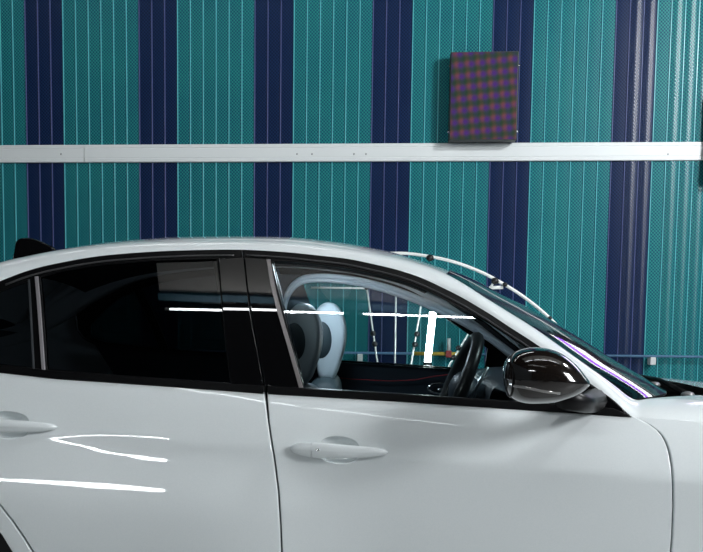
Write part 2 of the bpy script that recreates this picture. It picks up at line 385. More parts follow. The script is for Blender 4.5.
def inside(p, poly):
    c = False; n = len(poly)
    for i in range(n):
        a, b = poly[i], poly[i-1]
        if (a[1] > p[1]) != (b[1] > p[1]) and p[0] < (b[0]-a[0])*(p[1]-a[1])/(b[1]-a[1])+a[0]: c = not c
    return c
def clean(loop, step):
    L = [Vector(p) for p in loop]
    if (L[0]-L[-1]).length < 1e-4: L.pop()
    out = []
    for i, a in enumerate(L):
        b = L[(i+1) % len(L)]; n = max(1, int((b-a).length/step+0.5))
        out += [a+(b-a)*(k/n) for k in range(n)]
    A = sum(out[i-1].x*out[i].y-out[i].x*out[i-1].y for i in range(len(out)))
    return out if A > 0 else out[::-1]
CAR = empty('car', (XM, YC, 0.0)); ORG = Vector(CAR.location)
tag(CAR, 'white sports saloon with dark tinted rear windows parked along the striped wall', 'car')
def panel(name, loop, m, parent, d=0.0, thick=0.02, step=0.03, rim=0.0025, holes=(), mirror=False, surf=None):
    """sheet cut to an outline in (x, z), bent to the side surface, with a rounded folded edge"""
    loops = [clean(loop, step)]+[clean(h, step)[::-1] for h in holes]
    pts = []; edges = []
    for L in loops:
        b = len(pts); pts += L; edges += [(b+i, b+(i+1) % len(L)) for i in range(len(L))]
    xs = [p.x for p in loops[0]]; zs = [p.y for p in loops[0]]
    nx = int((max(xs)-min(xs))/step)+1; nz = int((max(zs)-min(zs))/step)+1
    bp = list(pts)
    for i in range(nx+1):
        for j in range(nz+1):
            q = Vector((min(xs)+(i+0.5*(j % 2))*step, min(zs)+j*step))
            if inside(q, loops[0]) and not any(inside(q, h) for h in loops[1:]) and min((q-e).length_squared for e in bp) > (0.55*step)**2: pts.append(q)
    V2, _, F2, *_ = delaunay_2d_cdt(pts, edges, [], 4 if holes else 1, 1e-6)
    V = []; N = []; Fc = []
    for v in V2: V.append(Vector((v.x, g(v.x, v.y)+d, v.y))); N.append(gn(v.x, v.y))
    for f in F2:
        c = sum((V2[i] for i in f), Vector((0, 0)))/len(f)
        if holes and any(inside(c, h) for h in loops[1:]): continue
        a = (V[f[1]]-V[f[0]]).cross(V[f[2]]-V[f[0]]); Fc.append(tuple(f) if a.y < 0 else tuple(f)[::-1])
    for L in loops:
        n = len(L); b = len(V)
        for i, p in enumerate(L):
            t = (L[(i+1) % n]-L[i-1]).normalized(); o = Vector((t.y, -t.x)); q = p+o*rim; nn = gn(p.x, p.y); yy = g(p.x, p.y)+d
            o3 = Vector((o.x, 0, o.y))
            V += [Vector((p.x, yy, p.y)), Vector((p.x+o.x*rim*0.7, yy+rim*0.3, p.y+o.y*rim*0.7)), Vector((q.x, yy+rim, q.y)), Vector((q.x, yy+thick, q.y))]
            N += [nn, (nn+o3).normalized(), o3, o3]
        for i in range(n):
            j = (i+1) % n
            for k in range(3):
                f = (b+4*i+k, b+4*j+k, b+4*j+k+1, b+4*i+k+1)
                a = (V[f[2]]-V[f[0]]).cross(V[f[3]]-V[f[1]]); Fc.append(f if a.dot(N[f[0]]+N[f[3]]) > 0 else f[::-1])
    return finish(name, V, N, Fc, m, parent, mirror)
def finish(name, V, N, Fc, m, parent, mirror=False):
    if mirror:
        V = [Vector((v.x, 2*YC-v.y, v.z)) for v in V]; N = [Vector((v.x, -v.y, v.z)) for v in N]; Fc = [f[::-1] for f in Fc]
    me = mesh(name, [v-ORG for v in V], Fc); o = link(name, me, m, parent, True)
    me.normals_split_custom_set_from_vertices([tuple(n) for n in N])
    return o
def mirrored(o, parent, name=None):          # copy of a part on the far side
    me = o.data.copy(); 
    me.transform(Matrix.Diagonal((1, -1, 1, 1))); me.flip_normals()
    c = bpy.data.objects.new(name or o.name.split('.')[0], me); COL.objects.link(c); c.parent = parent; return c

# outlines traced on the photograph
D_PX = [(-90, 324), (-40, 298), (0, 281.2), (28.5, 270.5), (57, 263.4), (100, 256), (154, 251.6), (200, 250), (241, 249.7), (284, 252), (320, 255.6), (348, 258.9), (377, 264.9),
        (400, 270.6), (421, 277.7), (442.7, 287.7), (464, 298.6), (491, 314.7), (508.4, 326.2), (541, 347.5), (588.5, 382.2), (612.7, 399.5), (633, 417), (650, 418.5), (680, 421), (720, 425)]
I_PX = [(-90, 298), (-40, 275), (0, 262.5), (28.5, 256), (57, 250.5), (100, 244.8), (154, 241), (200, 240), (241, 240), (284, 241), (320, 244.5), (348, 248.3), (377, 253.5),
        (400, 258.5), (421, 264.5), (442.7, 272.5), (462, 282.8), (486, 298), (506, 310.5), (537, 330), (583, 362.7), (612, 383.7), (633, 399), (650, 399), (680, 399.3), (720, 401)]
DP = []; IP = []; DX = []; IX = []
def rail_pair(x, zd, zi, w):
    y = g(x, zd); a = Vector((x, y, zd)); b = Vector((x, y+w, zi)); DP.append(a); IP.append(b)
    DX.append(Vector((*proj(a), 0))); IX.append(Vector((*proj(b), 0)))
_rear = spline([(-2.40, 0.93, 0.985), (-2.1, 0.975, 1.03), (-1.85, 1.0, 1.065), (-1.68, 1.035, 1.105), (-1.585, 1.062, 1.14)], 5)[:-1]
for v in _rear: rail_pair(v.x, v.y, v.z, 0.085)
for a, b in zip(spline([(*p, 0) for p in D_PX], 6), spline([(*p, 0) for p in I_PX], 6)):
    q = un(a.x, a.y); y = g(q.x, q.y); DP.append(Vector((q.x, y, q.y))); DX.append(a); IX.append(b)
    w = 0.085 if a.x < 380 else (0.085-0.015*min(1, (a.x-380)/80) if a.x < 600 else 0.070+0.06*min(1, (a.x-600)/45))
    IP.append(at(b.x, b.y, y+w))
_e, _f = DP[-1], IP[-1]
for v in spline([(_e.x, _e.z, _f.z), (1.2, 0.872, 0.928), (1.5, 0.838, 0.895), (1.8, 0.785, 0.84), (2.05, 0.72, 0.765)], 6)[1:]: rail_pair(v.x, v.y, v.z, 0.13)
def idx(px): return min(range(len(DX)), key=lambda i: abs(DX[i].x-px))
def seg(curve, a, b): return [p for p in curve if a-1e-6 <= p.x <= b+1e-6]
def dline(a, b, dy=0.0):                     # D edge as pixels between two px columns
    return [(p.x, p.y+dy) for p in DX if a < p.x < b]
def d_at(x):
    return lerp_list([(p.x, p.y) for p in DX], x)
def belt_px(a, b, dy=0.0): return [(a, lerp_list(BELT_PX, a)+dy)]+[(x, y+dy) for x, y in BELT_PX if a < x < b]+[(b, lerp_list(BELT_PX, b)+dy)]
BCUT = [(266, 394), (269, 423), (274.4, 457), (278.8, 491.5), (281, 525.6), (282, 552), (282.5, 600), (281, 632)]
FCUT = [(634.5, 417.5), (642, 420.8), (649.3, 424.6), (658, 431), (662.5, 436), (665.8, 442), (668.2, 448), (669.9, 454.5), (671.8, 465), (672.8, 478), (673.4, 507.3), (672.2, 536.6), (671, 552), (667, 600), (662, 632)]
RCUT = [(-47, 366), (-54, 395), (-52, 425), (-39, 455.5), (-19, 483), (-1, 504.2), (13, 522), (24, 538), (33, 552.5), (46.5, 576), (59, 601), (74, 622), (84, 632)]
def shift(L, dx, dy=0.0): return [(x+dx, y+dy) for x, y in L]

def both(fn):                                 # near part, then its mirror on the far side
    return fn
# --- doors
def cup_px(x0, x1, yc, slope):
    cx = (x0+x1)/2; c = [(cx+dx, yc+dy+dx*slope) for dx, dy in ((-22, -2), (-18, -9.5), (-8, -14), (6, -14), (17, -10), (21, -3), (19, 8), (10, 13.5), (-4, 14.5), (-17, 10.5))]
    return [(p.x, p.y) for p in spline([(*p, 0) for p in c+c[:1]], 5)][:-1]
rd = panel('rear_door', unl(belt_px(-46, 263)+shift(BCUT, -2.5)[1:]+shift(RCUT, 1.9, -1.0)[::-1][:-1]), PAINT, CAR, 0, 0.03, 0.022, 0.004, holes=(unl(cup_px(-40, 58, 425, 0.035)),))
fd = panel('front_door', unl(belt_px(268.4, 632)+shift(FCUT, -2.3)[1:]+shift(BCUT, 1.9)[::-1][:-1]), PAINT, CAR, 0, 0.03, 0.022, 0.004, holes=(unl(cup_px(290, 388, 450, 0.040)),))
def arc(xc, a0, a1, n=22, r=RARCH): return [Vector((xc+r*math.cos(math.radians(a0+(a1-a0)*i/n)), ZW+r*math.sin(math.radians(a0+(a1-a0)*i/n)))) for i in range(n+1)]
lowz = un(300, 632).y
al = math.degrees(math.asin((lowz-ZW)/RARCH))
QTIP = [(-76, 317), (-84, 338), (-80, 352), (-66, 362)]
rq = panel('rear_quarter', unl([(p.x, p.y) for p in DX if p.x <= -76]+QTIP+shift(RCUT, -1.9, 1.0))+arc(XR, al, 180-al)+[Vector(p) for p in ((-2.1, 0.24), (-2.4, 0.32), (-2.46, 0.55), (-2.44, 0.8))], PAINT, CAR, 0, 0.03, 0.022, 0.004)
ff = panel('front_fender', unl([(p.x, p.y) for p in DX if p.x >= 636]+[])+[Vector(p) for p in ((2.10, 0.62), (2.12, 0.4), (2.05, 0.22))]+arc(XF, al, 180-al)+unl(shift(FCUT, 2.3)[::-1]), PAINT, CAR, 0, 0.03, 0.022, 0.004)
sl = panel('sill', [Vector((XR+RARCH-0.01, lowz-0.006)), Vector((XF-RARCH+0.01, lowz-0.006)), Vector((XF-RARCH-0.02, 0.15)), Vector((XR+RARCH+0.02, 0.15))], PAINT, CAR, 0.002, 0.03, 0.03)
# --- black window surrounds with openings
GAPL = [(241.9, 249.7), (243.5, 262), (247, 286), (251.6, 317.7), (257.6, 349.6), (262, 370), (265, 384), (266, 394)]
REARGLASS = [(45.6, 370.2), (44, 340), (41.5, 305), (39, 277), (60, 271), (100, 264.5), (154, 260), (217, 258.2), (220, 285), (223, 318), (226, 349.6), (230.5, 384.2), (159, 379.6), (100, 374.4)]
QGLASS = [(-70, 350), (-60, 330), (-30, 308), (0, 290.5), (27.5, 280.7), (29.5, 310), (32.5, 368.6), (0, 365.8), (-45, 359.5)]
FRONTGLASS = [(303.5, 388), (297, 366), (291.5, 345.6), (286, 325), (282, 308), (277, 288), (271, 260.8), (284, 261), (300, 262), (320, 264.3), (348, 268.3), (377, 274), (400, 280), (421, 287), (436, 294.5), (457, 305.8), (484, 319.5), (528, 348), (556, 368),
              (559, 404.6), (520, 402.4), (460, 399), (400, 395.4), (320, 389.2)]
rfr = panel('window_surround', unl([(p.x, p.y) for p in DX if -76 < p.x < 239]+shift(GAPL, -1.3)+belt_px(-66, 264, -0.6)[::-1][1:]+QTIP[::-1][1:]), BLACK, rd, 0.003, 0.02, 0.02, 0.002, holes=(unl(REARGLASS), unl(QGLASS)))
ffr = panel('window_surround', unl([(p.x, p.y) for p in DX if 245 < p.x < 631]+[(632.5, 416.6)]+belt_px(268, 631, -0.6)[::-1]+shift(GAPL, 1.3)[::-1][1:]), BLACK, fd, 0.003, 0.02, 0.02, 0.002, holes=(unl(FRONTGLASS),))
def grow(pl, c=1.02):
    P = unl(pl); m = sum(P, Vector((0, 0)))/len(P); return [m+(p-m)*c for p in P]
rgl = panel('window_glass', grow(REARGLASS, 1.015), PRIVACY, rd, 0.012, 0.004, 0.04, 0.0005)
qgl = panel('quarter_glass', grow(QGLASS, 1.03), PRIVACY, rd, 0.012, 0.004, 0.04, 0.0005)
fgl = panel('window_glass', grow(FRONTGLASS, 1.01), CLEARGLASS, fd, 0.012, 0.004, 0.04, 0.0005)
# belt strips, pillar covers, grey edge strips, beads
belt_r = panel('belt_strip', unl(belt_px(-44, 263.4, -0.5)+belt_px(-44, 263.4, -6.6)[::-1]), BLACK, rd, -0.005, 0.012, 0.03, 0.003)
belt_f = panel('belt_strip', unl(belt_px(268.6, 631, -0.5)+belt_px(268.6, 612, -6.6)[::-1]), BLACK, fd, -0.005, 0.012, 0.03, 0.003)
pil_r = panel('pillar_cover', unl([(219.6, 259.5), (243.0, 257.6), (246.0, 286), (250.4, 317.7), (256.4, 349.6), (262.6, 383.8), (232, 383.6), (227.5, 349.6), (224.5, 318), (221.5, 285)]), GLOSSBLACK, rd, -0.004, 0.012, 0.02, 0.003)
pil_f = panel('pillar_cover', unl([(245.2, 257.6), (266, 259.5), (272.5, 290), (279, 316), (289, 350), (299, 386.6), (265.8, 385), (259.2, 349.6), (253.2, 317.7), (248.2, 286)]), GLOSSBLACK, fd, -0.004, 0.012, 0.02, 0.003)
def band(pl, w, d, m, name, parent):
    L = spline([(*p, 0) for p in pl], 4); return panel(name, unl([(p.x-w/2, p.y) for p in L]+[(p.x+w/2, p.y) for p in reversed(L)]), m, parent, d, 0.008, 0.02, 0.001)
gs_f = band([(268.5, 259.5), (273.5, 288), (280.5, 315.7), (290, 348), (301, 387.4)], 3.4, -0.006, GREYSTRIP, 'edge_strip', fd)
gs_r = band([(36.5, 276.5), (39, 305), (41.5, 340), (43.6, 370)], 2.6, -0.004, mat('silver_strip', (0.42, 0.40, 0.42), 0.3, 0.5), 'edge_strip', rd)
gs_q = band([(28.7, 279.5), (30.5, 310), (33.6, 369)], 1.2, -0.002, mat('dull_strip', (0.035, 0.04, 0.045), 0.4), 'edge_strip', rd)
def bead(pl, r, d, m, name, parent):
    P = [(q.x, g(q.x, q.y)+d, q.y) for q in unl(pl)]; return MB().tube(P, r, 8).build(name, m, parent, True, org=ORG)
BEADM = mat('bead_grey', (0.05, 0.05, 0.052), 0.3)
bd_r = bead([(p.x, p.y+5.8) for p in DX if 0 < p.x < 240], 0.0028, 0.0, BEADM, 'seal_bead', rd)
bd_f = bead([(p.x-1.5, p.y+5.4+max(0, (p.x-300))*0.006) for p in DX if 245 < p.x < 545], 0.0028, 0.0, BEADM, 'seal_bead', fd)
# --- door handles
def handle(door, x0, x1, yc, slope, key):
    # scooped cup above and below, grip bar, end cap
    cx = (x0+x1)/2; L = [Vector(p) for p in cup_px(x0, x1, yc, slope)]
    V = []; Fc = []; n = len(L); c = Vector((sum(p.x for p in L)/n, sum(p.y for p in L)/n)); R = 6; N = []
    for r in range(R+1):
        q = 1-r/R
        for p in L:
            w = c+(p-c)*q; s = un(w.x, w.y); V.append(Vector((s.x, g(s.x, s.y)+0.0025+0.030*(1-q*q)**0.7, s.y)))
    for r in range(R):
        for i in range(n): Fc.append((r*n+i, r*n+(i+1) % n, (r+1)*n+(i+1) % n, (r+1)*n+i))
    MB().add(V, Fc).build('handle_cup', CUP, door, True, org=ORG)
    def bar(a, b, prof, name, m, split=False):
        P = []; K = 26
        for i in range(K+1):
            u = i/K; px = a+(b-a)*u; py = yc+(px-cx)*slope; h, off = prof(px); row = []
            s = un(px, py); y0 = g(s.x, s.y)
            for j in range(14):
                q = 2*math.pi*j/14; row.append(Vector((s.x, y0-off-0.010*min(1, h/0.012)*math.cos(q), s.y+h*math.sin(q))))
            P.append(row+[row[0]])
        return MB().grid(P).build(name, m, door, True, org=ORG)
    def prof(px):
        u = (px-x0)/(x1-x0); u = max(0.0, min(1.0, u))
        h = 0.0225*(max(0, 1-abs(2*u-0.62)**2.6/(1.38**2.6 if u > 0.31 else 0.62**2.6)))**0.5 if u < 0.31 else 0.0225*(1-0.42*((u-0.31)/0.69))*math.sqrt(max(0, 1-((u-0.31)/0.69)**7))
        off = 0.004+0.020*math.sin(math.pi*min(1, max(0, u)))**0.7
        return max(h, 0.0008), off
    if key: bar(x0, x0+21.5, prof, 'key_cap', PAINT); bar(x0+22.3, x1, prof, 'door_handle', PAINT)
    else: bar(x0, x1, prof, 'door_handle', PAINT)
CUP = PAINT
handle(fd, 290, 388, 450, 0.040, True); handle(rd, -40, 58, 425, 0.035, True)
s = un(318.5, 448.4); MB().ball((s.x, g(s.x, s.y)-0.030, s.y), (0.007, 0.004, 0.004), 10).build('handle_button', CHROME, fd, True, org=ORG)

# --- rail over the doors, A pillar and fender top: one folded strip from the D edge to the I edge
def strip_loft(A, B, i0, i1, name, m, K=8, mirror=False):
    V = []; N = []; Fc = []; rows = []
    for i in range(i0, i1+1):
        a, b = A[i], B[i]; c = Vector(((a.x+b.x)/2, a.y+0.22*(b.y-a.y), a.z+0.80*(b.z-a.z)))
        rows.append([a*(1-t)**2+c*2*t*(1-t)+b*t*t for t in [k/K for k in range(K+1)]])
    MBX = MB().grid(rows); return MBX.build(name, m, CAR, True, org=ORG)
i_end = len(DP)-1
rail = strip_loft(DP, IP, 0, i_end, 'roof_rail', PAINT)
far_rail = mirrored(rail, CAR)
# --- roof panel, rear window, boot lid, windscreen, bonnet between the two rails
def cross(i, crown, bx, u, p=2.0):           # u in -1..1 across the car
    a = IP[i]; w = YC-a.y; k = 1-abs(u)**p
    return Vector((a.x+bx*k, YC+w*u, a.z+crown*k))
US = [math.copysign(1-(1-abs(j)/24)**1.5, j) for j in range(-24, 25)]
hi = idx(447); ra = idx(-30); rb = idx(-200) if DX[0].x < -200 else 6
IH = [p for p in range(len(IX)) if IX[p].x <= 447.5][-1]
rows = []
for i in range(ra, IH+1):
    f = max(0, (i-(IH-14))/14); rows.append([cross(i, 0.043-0.013*f, 0.045*f*f, u) for u in US])
MB().grid(rows).build('roof_panel', PAINT, CAR, True, org=ORG)
MB().grid([[p-Vector((0, 0, 0.035)) for p in r] for r in rows]).build('headliner', HEADLINER, CAR, True, org=ORG)
MB().grid([[cross(i, 0.05, -0.06*(ra-i)/(ra-rb), u) for u in US] for i in range(rb, ra+1)]).build('rear_window', PRIVACY, CAR, True, org=ORG)
MB().grid([[cross(i, 0.045, -0.06*(1 if i else 2.2), u) for u in US] for i in range(0, rb+1)]).build('boot_lid', PAINT, CAR, True, org=ORG)
WB = [p for p in range(len(IX)) if IX[p].x <= 633.5][-1]
def wscross(i, u):
    f = (i-IH)/(WB-IH); return cross(i, 0.030-0.028*f, 0.045+0.18*f, u, 3.6)
ws = MB().grid([[wscross(i, u) for u in US] for i in range(IH, WB+1)]).build('windscreen', SCREEN, CAR, True, org=ORG)
def frit(us, i0, i1, nm):
    V = [[wscross(i, u)-Vector((0, 0, 0.006)) for u in us] for i in range(i0, i1+1)]; return MB().grid(V).build(nm, BLACK, ws, True, org=ORG)
frit([-1+0.02*k for k in range(3)], IH, WB, 'screen_border'); frit([1-0.02*k for k in range(3)], IH, WB, 'screen_border')
frit(US, WB-3, WB, 'screen_border')
# bonnet with the curved rear edge
xe0 = IP[WB].x+0.03; xe1 = 1.20; xn = IP[-1].x
def ip_at(x):
    for a, b in zip(IP[WB:], IP[WB+1:]):
        if a.x <= x <= b.x: return a+(b-a)*((x-a.x)/(b.x-a.x))
    return IP[-1].copy() if x > IP[-1].x else IP[WB].copy()
rows = []
for s in range(31):
    r = []
    for u in US:
        xe = xe0+(xe1-xe0)*(1-abs(u)**3.4); f = (s/30)**1.3; x0_ = xe+(xn-xe)*f; a = ip_at(x0_); x = x0_+0.30*(1-abs(u)**2.5)*f**3; w = YC-a.y; k = 1-abs(u)**2.6
        r.append(Vector((x, YC+w*u, a.z+(0.010+0.025*f)*k)))
    rows.append(r)
MB().grid(rows).build('bonnet', PAINT, CAR, True, org=ORG)
MB().grid([[p-Vector((0, 0, d)) for p in rows[0]] for d in (0.0, 0.01, 0.09)]).build('bonnet_edge', BLACK, CAR, True, org=ORG)
# scuttle tray and wipers in the crescent behind the bonnet
zt = IP[WB].z-0.045
rows = []
for k in range(6):
    r = []
    for u in US:
        a = wscross(WB, u); xe = xe0+(xe1-xe0)*(1-abs(u)**3.4)+0.03; r.append(Vector((a.x-0.03+(xe-a.x+0.03)*k/5, a.y, zt-0.02*math.sin(math.pi*k/5))))
    rows.append(r)
MB().grid(rows).build('scuttle_tray', DARK, CAR, True, org=ORG)
for k, (u0, u1) in enumerate(((0.05, 0.75), (-0.55, 0.10))):
    p = wscross(WB, u0)+Vector((0.07, 0, -0.015)); q = wscross(WB-2, u1)+Vector((0.012, 0, 0.012)); mid = (p+q)/2+Vector((0.015, 0, 0.012))
    wp = MB().tube([p, mid, q], [0.012, 0.008, 0.005], 8).build('wiper_arm', BLACK, CAR, True, org=ORG)
    MB().ball(p, (0.022, 0.022, 0.012), 10).build('wiper_cap', mat('wiper_grey', (0.25, 0.25, 0.25), 0.4, 0.6), wp, True, org=ORG)
# nose and tail
def end_loft(pts, bx, name):
    rows = []
    for p in pts: rows.append([Vector((p.x+bx*(1-abs(u)**2.5), YC+(YC-p.y)*u, p.z)) for u in US])
    MB().grid(rows).build(name, PAINT, CAR, True, org=ORG)
def s3(px, py): q = un(px, py); return Vector((q.x, g(q.x, q.y), q.y))
end_loft([IP[-1], DP[-1], *[Vector((x, g(x, z), z)) for x, z in ((2.10, 0.62), (2.12, 0.4), (2.05, 0.22))]], 0.30, 'front_bumper')
end_loft([IP[0], DP[0], *[Vector((x, g(x, z), z)) for x, z in ((-2.44, 0.8), (-2.46, 0.55), (-2.4, 0.32))]], -0.20, 'rear_bumper')
# --- far side copies
fd2 = mirrored(fd, CAR); rd2 = mirrored(rd, CAR); mirrored(rq, CAR); mirrored(ff, CAR); mirrored(sl, CAR)
for o, p in ((rfr, rd2), (rgl, rd2), (qgl, rd2), (belt_r, rd2), (ffr, fd2), (fgl, fd2), (belt_f, fd2)): mirrored(o, p)
# --- inner body
def inner(name, loop, m, d, thick=0.02):
    a = panel(name, loop, m, CAR, d, thick, 0.05, 0.004); mirrored(a, CAR)
inner('door_trim', unl(belt_px(-60, 610, -4))+unl([(640, 600), (640, 632), (100, 632)])+[Vector((XR+RARCH+0.03, 0.5)), Vector((XR+0.2, 0.72))], TRIM, 0.075, 0.02)
inner('pillar_inner', unl([(212, 259), (271, 260), (303, 388), (232, 386)]), TRIM, 0.028)
MB().box((XR+0.45, YC-0.82, 0.17), (XF-0.45, YC+0.82, 0.24), 0.02).build('floor_pan', DARK, CAR, org=ORG)
MB().box((XR-0.15, YC-0.70, 0.24), (XR+0.55, YC+0.70, 0.55), 0.05).build('rear_bench', DARKSEAT, CAR, org=ORG)
MB().grid([[cross(i, 0.03, 0, u)-Vector((0, 0, 0.02)) for u in US] for i in (rb-3, rb+2)]).build('parcel_shelf', TRIM, CAR, org=ORG)
# pale inner trim round the far front window
PT = [(283, 330), (284, 312), (286.5, 298), (291, 288), (298, 281), (308, 277.3), (330, 276.8), (360, 280.5), (400, 291.5), (440, 308), (480, 330), (515, 354), (540, 372)]
P = []
for q in spline([(*p, 0) for p in PT], 5):
    Y = 4.1
    for _ in range(20):
        p = at(q.x, q.y, Y); Y = 0.5*Y+0.5*(2*YC-g(p.x, p.z)-0.03)
    P.append(at(q.x, q.y, Y))
pt = MB()
for off, r in ((0, 0.013), (0.018, 0.009)):
    pt.tube([p+Vector((0, -0.01, -off)) for p in P], r, 8)
pt.build('pillar_trim', PALETRIM, CAR, True, org=ORG)
# --- seats
def seat(yc, pc, sz, label):
    """bucket seat: cushion, back, pale headrest with a dark oval on its side"""
    c = at(pc[0], pc[1], yc); S = empty('front_seat', (0, 0, 0)); S.parent = CAR
    S.location = c-ORG; S['label'] = label
    def ext(prof, w, rnd, name, m):           # extruded x-z outline with rounded flanks
        L = [Vector((p.x, p.y)) for p in spline([(*p, 0) for p in prof+prof[:1]], 4)][:-1]; n = len(L); cc = sum(L, Vector((0, 0)))/n; rows = []
        for y, q in ((-w, 0.0), (-w, 1-rnd*1.6), (-w*0.97, 1-rnd*0.7), (-w*0.86, 1-rnd*0.15), (-w*0.6, 1), (w*0.6, 1), (w*0.86, 1-rnd*0.15), (w*0.97, 1-rnd*0.7), (w, 1-rnd*1.6), (w, 0.0)):
            rows.append([Vector((cc.x+(p.x-cc.x)*q, y, cc.y+(p.y-cc.y)*q)) for p in L+L[:1]])
        return MB().grid(rows).build(name, m, S, True)
    hp = [(-0.075, 0.02), (-0.066, 0.11), (-0.02, 0.165), (0.03, 0.158), (0.068, 0.09), (0.072, 0.0), (0.05, -0.09), (0.022, -0.155), (-0.03, -0.16), (-0.052, -0.08)]
    h = ext([(x*sz, z*sz) for x, z in hp], 0.13, 0.16, 'headrest', PALESEAT)
    MB().ball((-0.028*sz, -0.118, 0.012*sz), (0.050*sz, 0.030, 0.084*sz), 18).build('headrest_oval', DARKSEAT, S, True)
    ext([(-0.13, -0.30), (-0.06, -0.16), (0.03, -0.15), (0.06, -0.25), (0.10, -0.55), (0.12, -0.80), (-0.06, -0.82), (-0.12, -0.60)], 0.25, 0.12, 'seat_back', DARKSEAT)
    ext([(-0.02, -0.80), (0.10, -0.70), (0.50, -0.66), (0.58, -0.72), (0.52, -0.84), (0.10, -0.90)], 0.26, 0.10, 'seat_cushion', DARKSEAT)
seat(3.05, (304, 344), 0.80, 'near front seat with pale headrest'); seat(3.92, (329, 342), 1.0, 'far front seat with pale headrest')
# --- steering wheel, dashboard, far door handle ring
def ring(c, ax, R, r, n=40, m=10, flat=1.0):
    ax = Vector(ax).normalized(); a = ax.cross(Vector((0, 1, 0))).normalized(); b = ax.cross(a)
    return MB().tube([Vector(c)+(a*math.cos(2*math.pi*i/n)*flat+b*math.sin(2*math.pi*i/n))*R for i in range(n)], r, m, True)
YS = 3.02; sc = at(455, 389, YS); axs = Vector((-0.90, -0.0, 0.36)).normalized()
sw = ring(sc, axs, 0.180, 0.021).build('steering_wheel', mat('wheel_leather', (0.012, 0.014, 0.016), 0.35), CAR, True, org=ORG)
hb = MB().ball(sc-axs*0.03, (0.05, 0.075, 0.07), 14); hb.build('wheel_hub', TRIM, sw, True, org=ORG)
ua = axs.cross(Vector((0, 1, 0))).normalized()
for v in (Vector((0, 1, 0)), Vector((0, -1, 0)), ua if ua.z < 0 else -ua):
    MB().tube([sc-axs*0.025+v*0.05, sc-axs*0.005+v*0.172], [0.022, 0.014], 8).build('wheel_spoke', TRIM, sw, True, org=ORG)
MB().tube([sc-axs*0.03, sc-axs*0.32], [0.05, 0.06], 14).build('steering_column', TRIM, CAR, True, org=ORG)
pa, pb = at(488, 367, YS-0.10), at(470.5, 398.5, YS-0.10)
MB().tube([pa, pa*0.5+pb*0.5, pb], [0.004, 0.006, 0.006], 8).build('shift_paddle', mat('brushed_metal', (0.6, 0.66, 0.68), 0.3, 0.9), sw, True, org=ORG)
# dashboard: profile swept across the car
zc = IP[WB].z
dp = [(IP[WB].x+0.12, zc-0.05), (IP[WB].x-0.10, zc+0.005), (IP[WB].x-0.26, zc+0.0), (IP[WB].x-0.34, zc-0.05), (IP[WB].x-0.33, zc-0.22), (IP[WB].x-0.22, zc-0.42), (IP[WB].x+0.1, zc-0.5)]
DL = spline([(x, 0, z) for x, z in dp], 5)
MB().grid([[Vector((p.x, y, p.z)) for p in DL] for y in (YC-0.74, YC-0.6, YC, YC+0.6, YC+0.74)]).build('dashboard', TRIM, CAR, True, org=ORG)
cw = [(IP[WB].x-0.20, zc+0.02), (IP[WB].x-0.32, zc+0.045), (IP[WB].x-0.40, zc+0.01), (IP[WB].x-0.38, zc-0.08), (IP[WB].x-0.25, zc-0.10)]
MB().grid([[Vector((p.x, y, p.z)) for p in spline([(x, 0, z) for x, z in cw+cw[:1]], 4)] for y in (YS-0.19, YS-0.1, YS+0.1, YS+0.19)]).build('instrument_cowl', TRIM, CAR, True, org=ORG)
def far_in(px, py, d):                         # pixel -> point on the far door's inner face
    Y = 4.2
    for _ in range(25):
        p = at(px, py, Y); Y = 0.5*Y+0.5*(2*YC-g(p.x, p.z)-d)
    return at(px, py, Y)
rc = far_in(441, 388.5, 0.11)
MB().tube([rc+Vector((0.060*math.cos(2*math.pi*i/32), 0, 0.024*math.sin(2*math.pi*i/32))) for i in range(32)], 0.006, 8, True).build('door_pull_ring', CHROME, CAR, True, org=ORG)
MB().ball(rc+Vector((0.012, -0.005, -0.004)), (0.035, 0.008, 0.009), 12).build('door_pull', CHROME, CAR, True, org=ORG)
MB().tube([far_in(x, y, 0.1) for x, y in ((325, 376), (350, 379), (390, 381), (415, 380), (430, 377), (480, 370))], 0.0022, 6).build('red_stitching', RED, CAR, True, org=ORG)
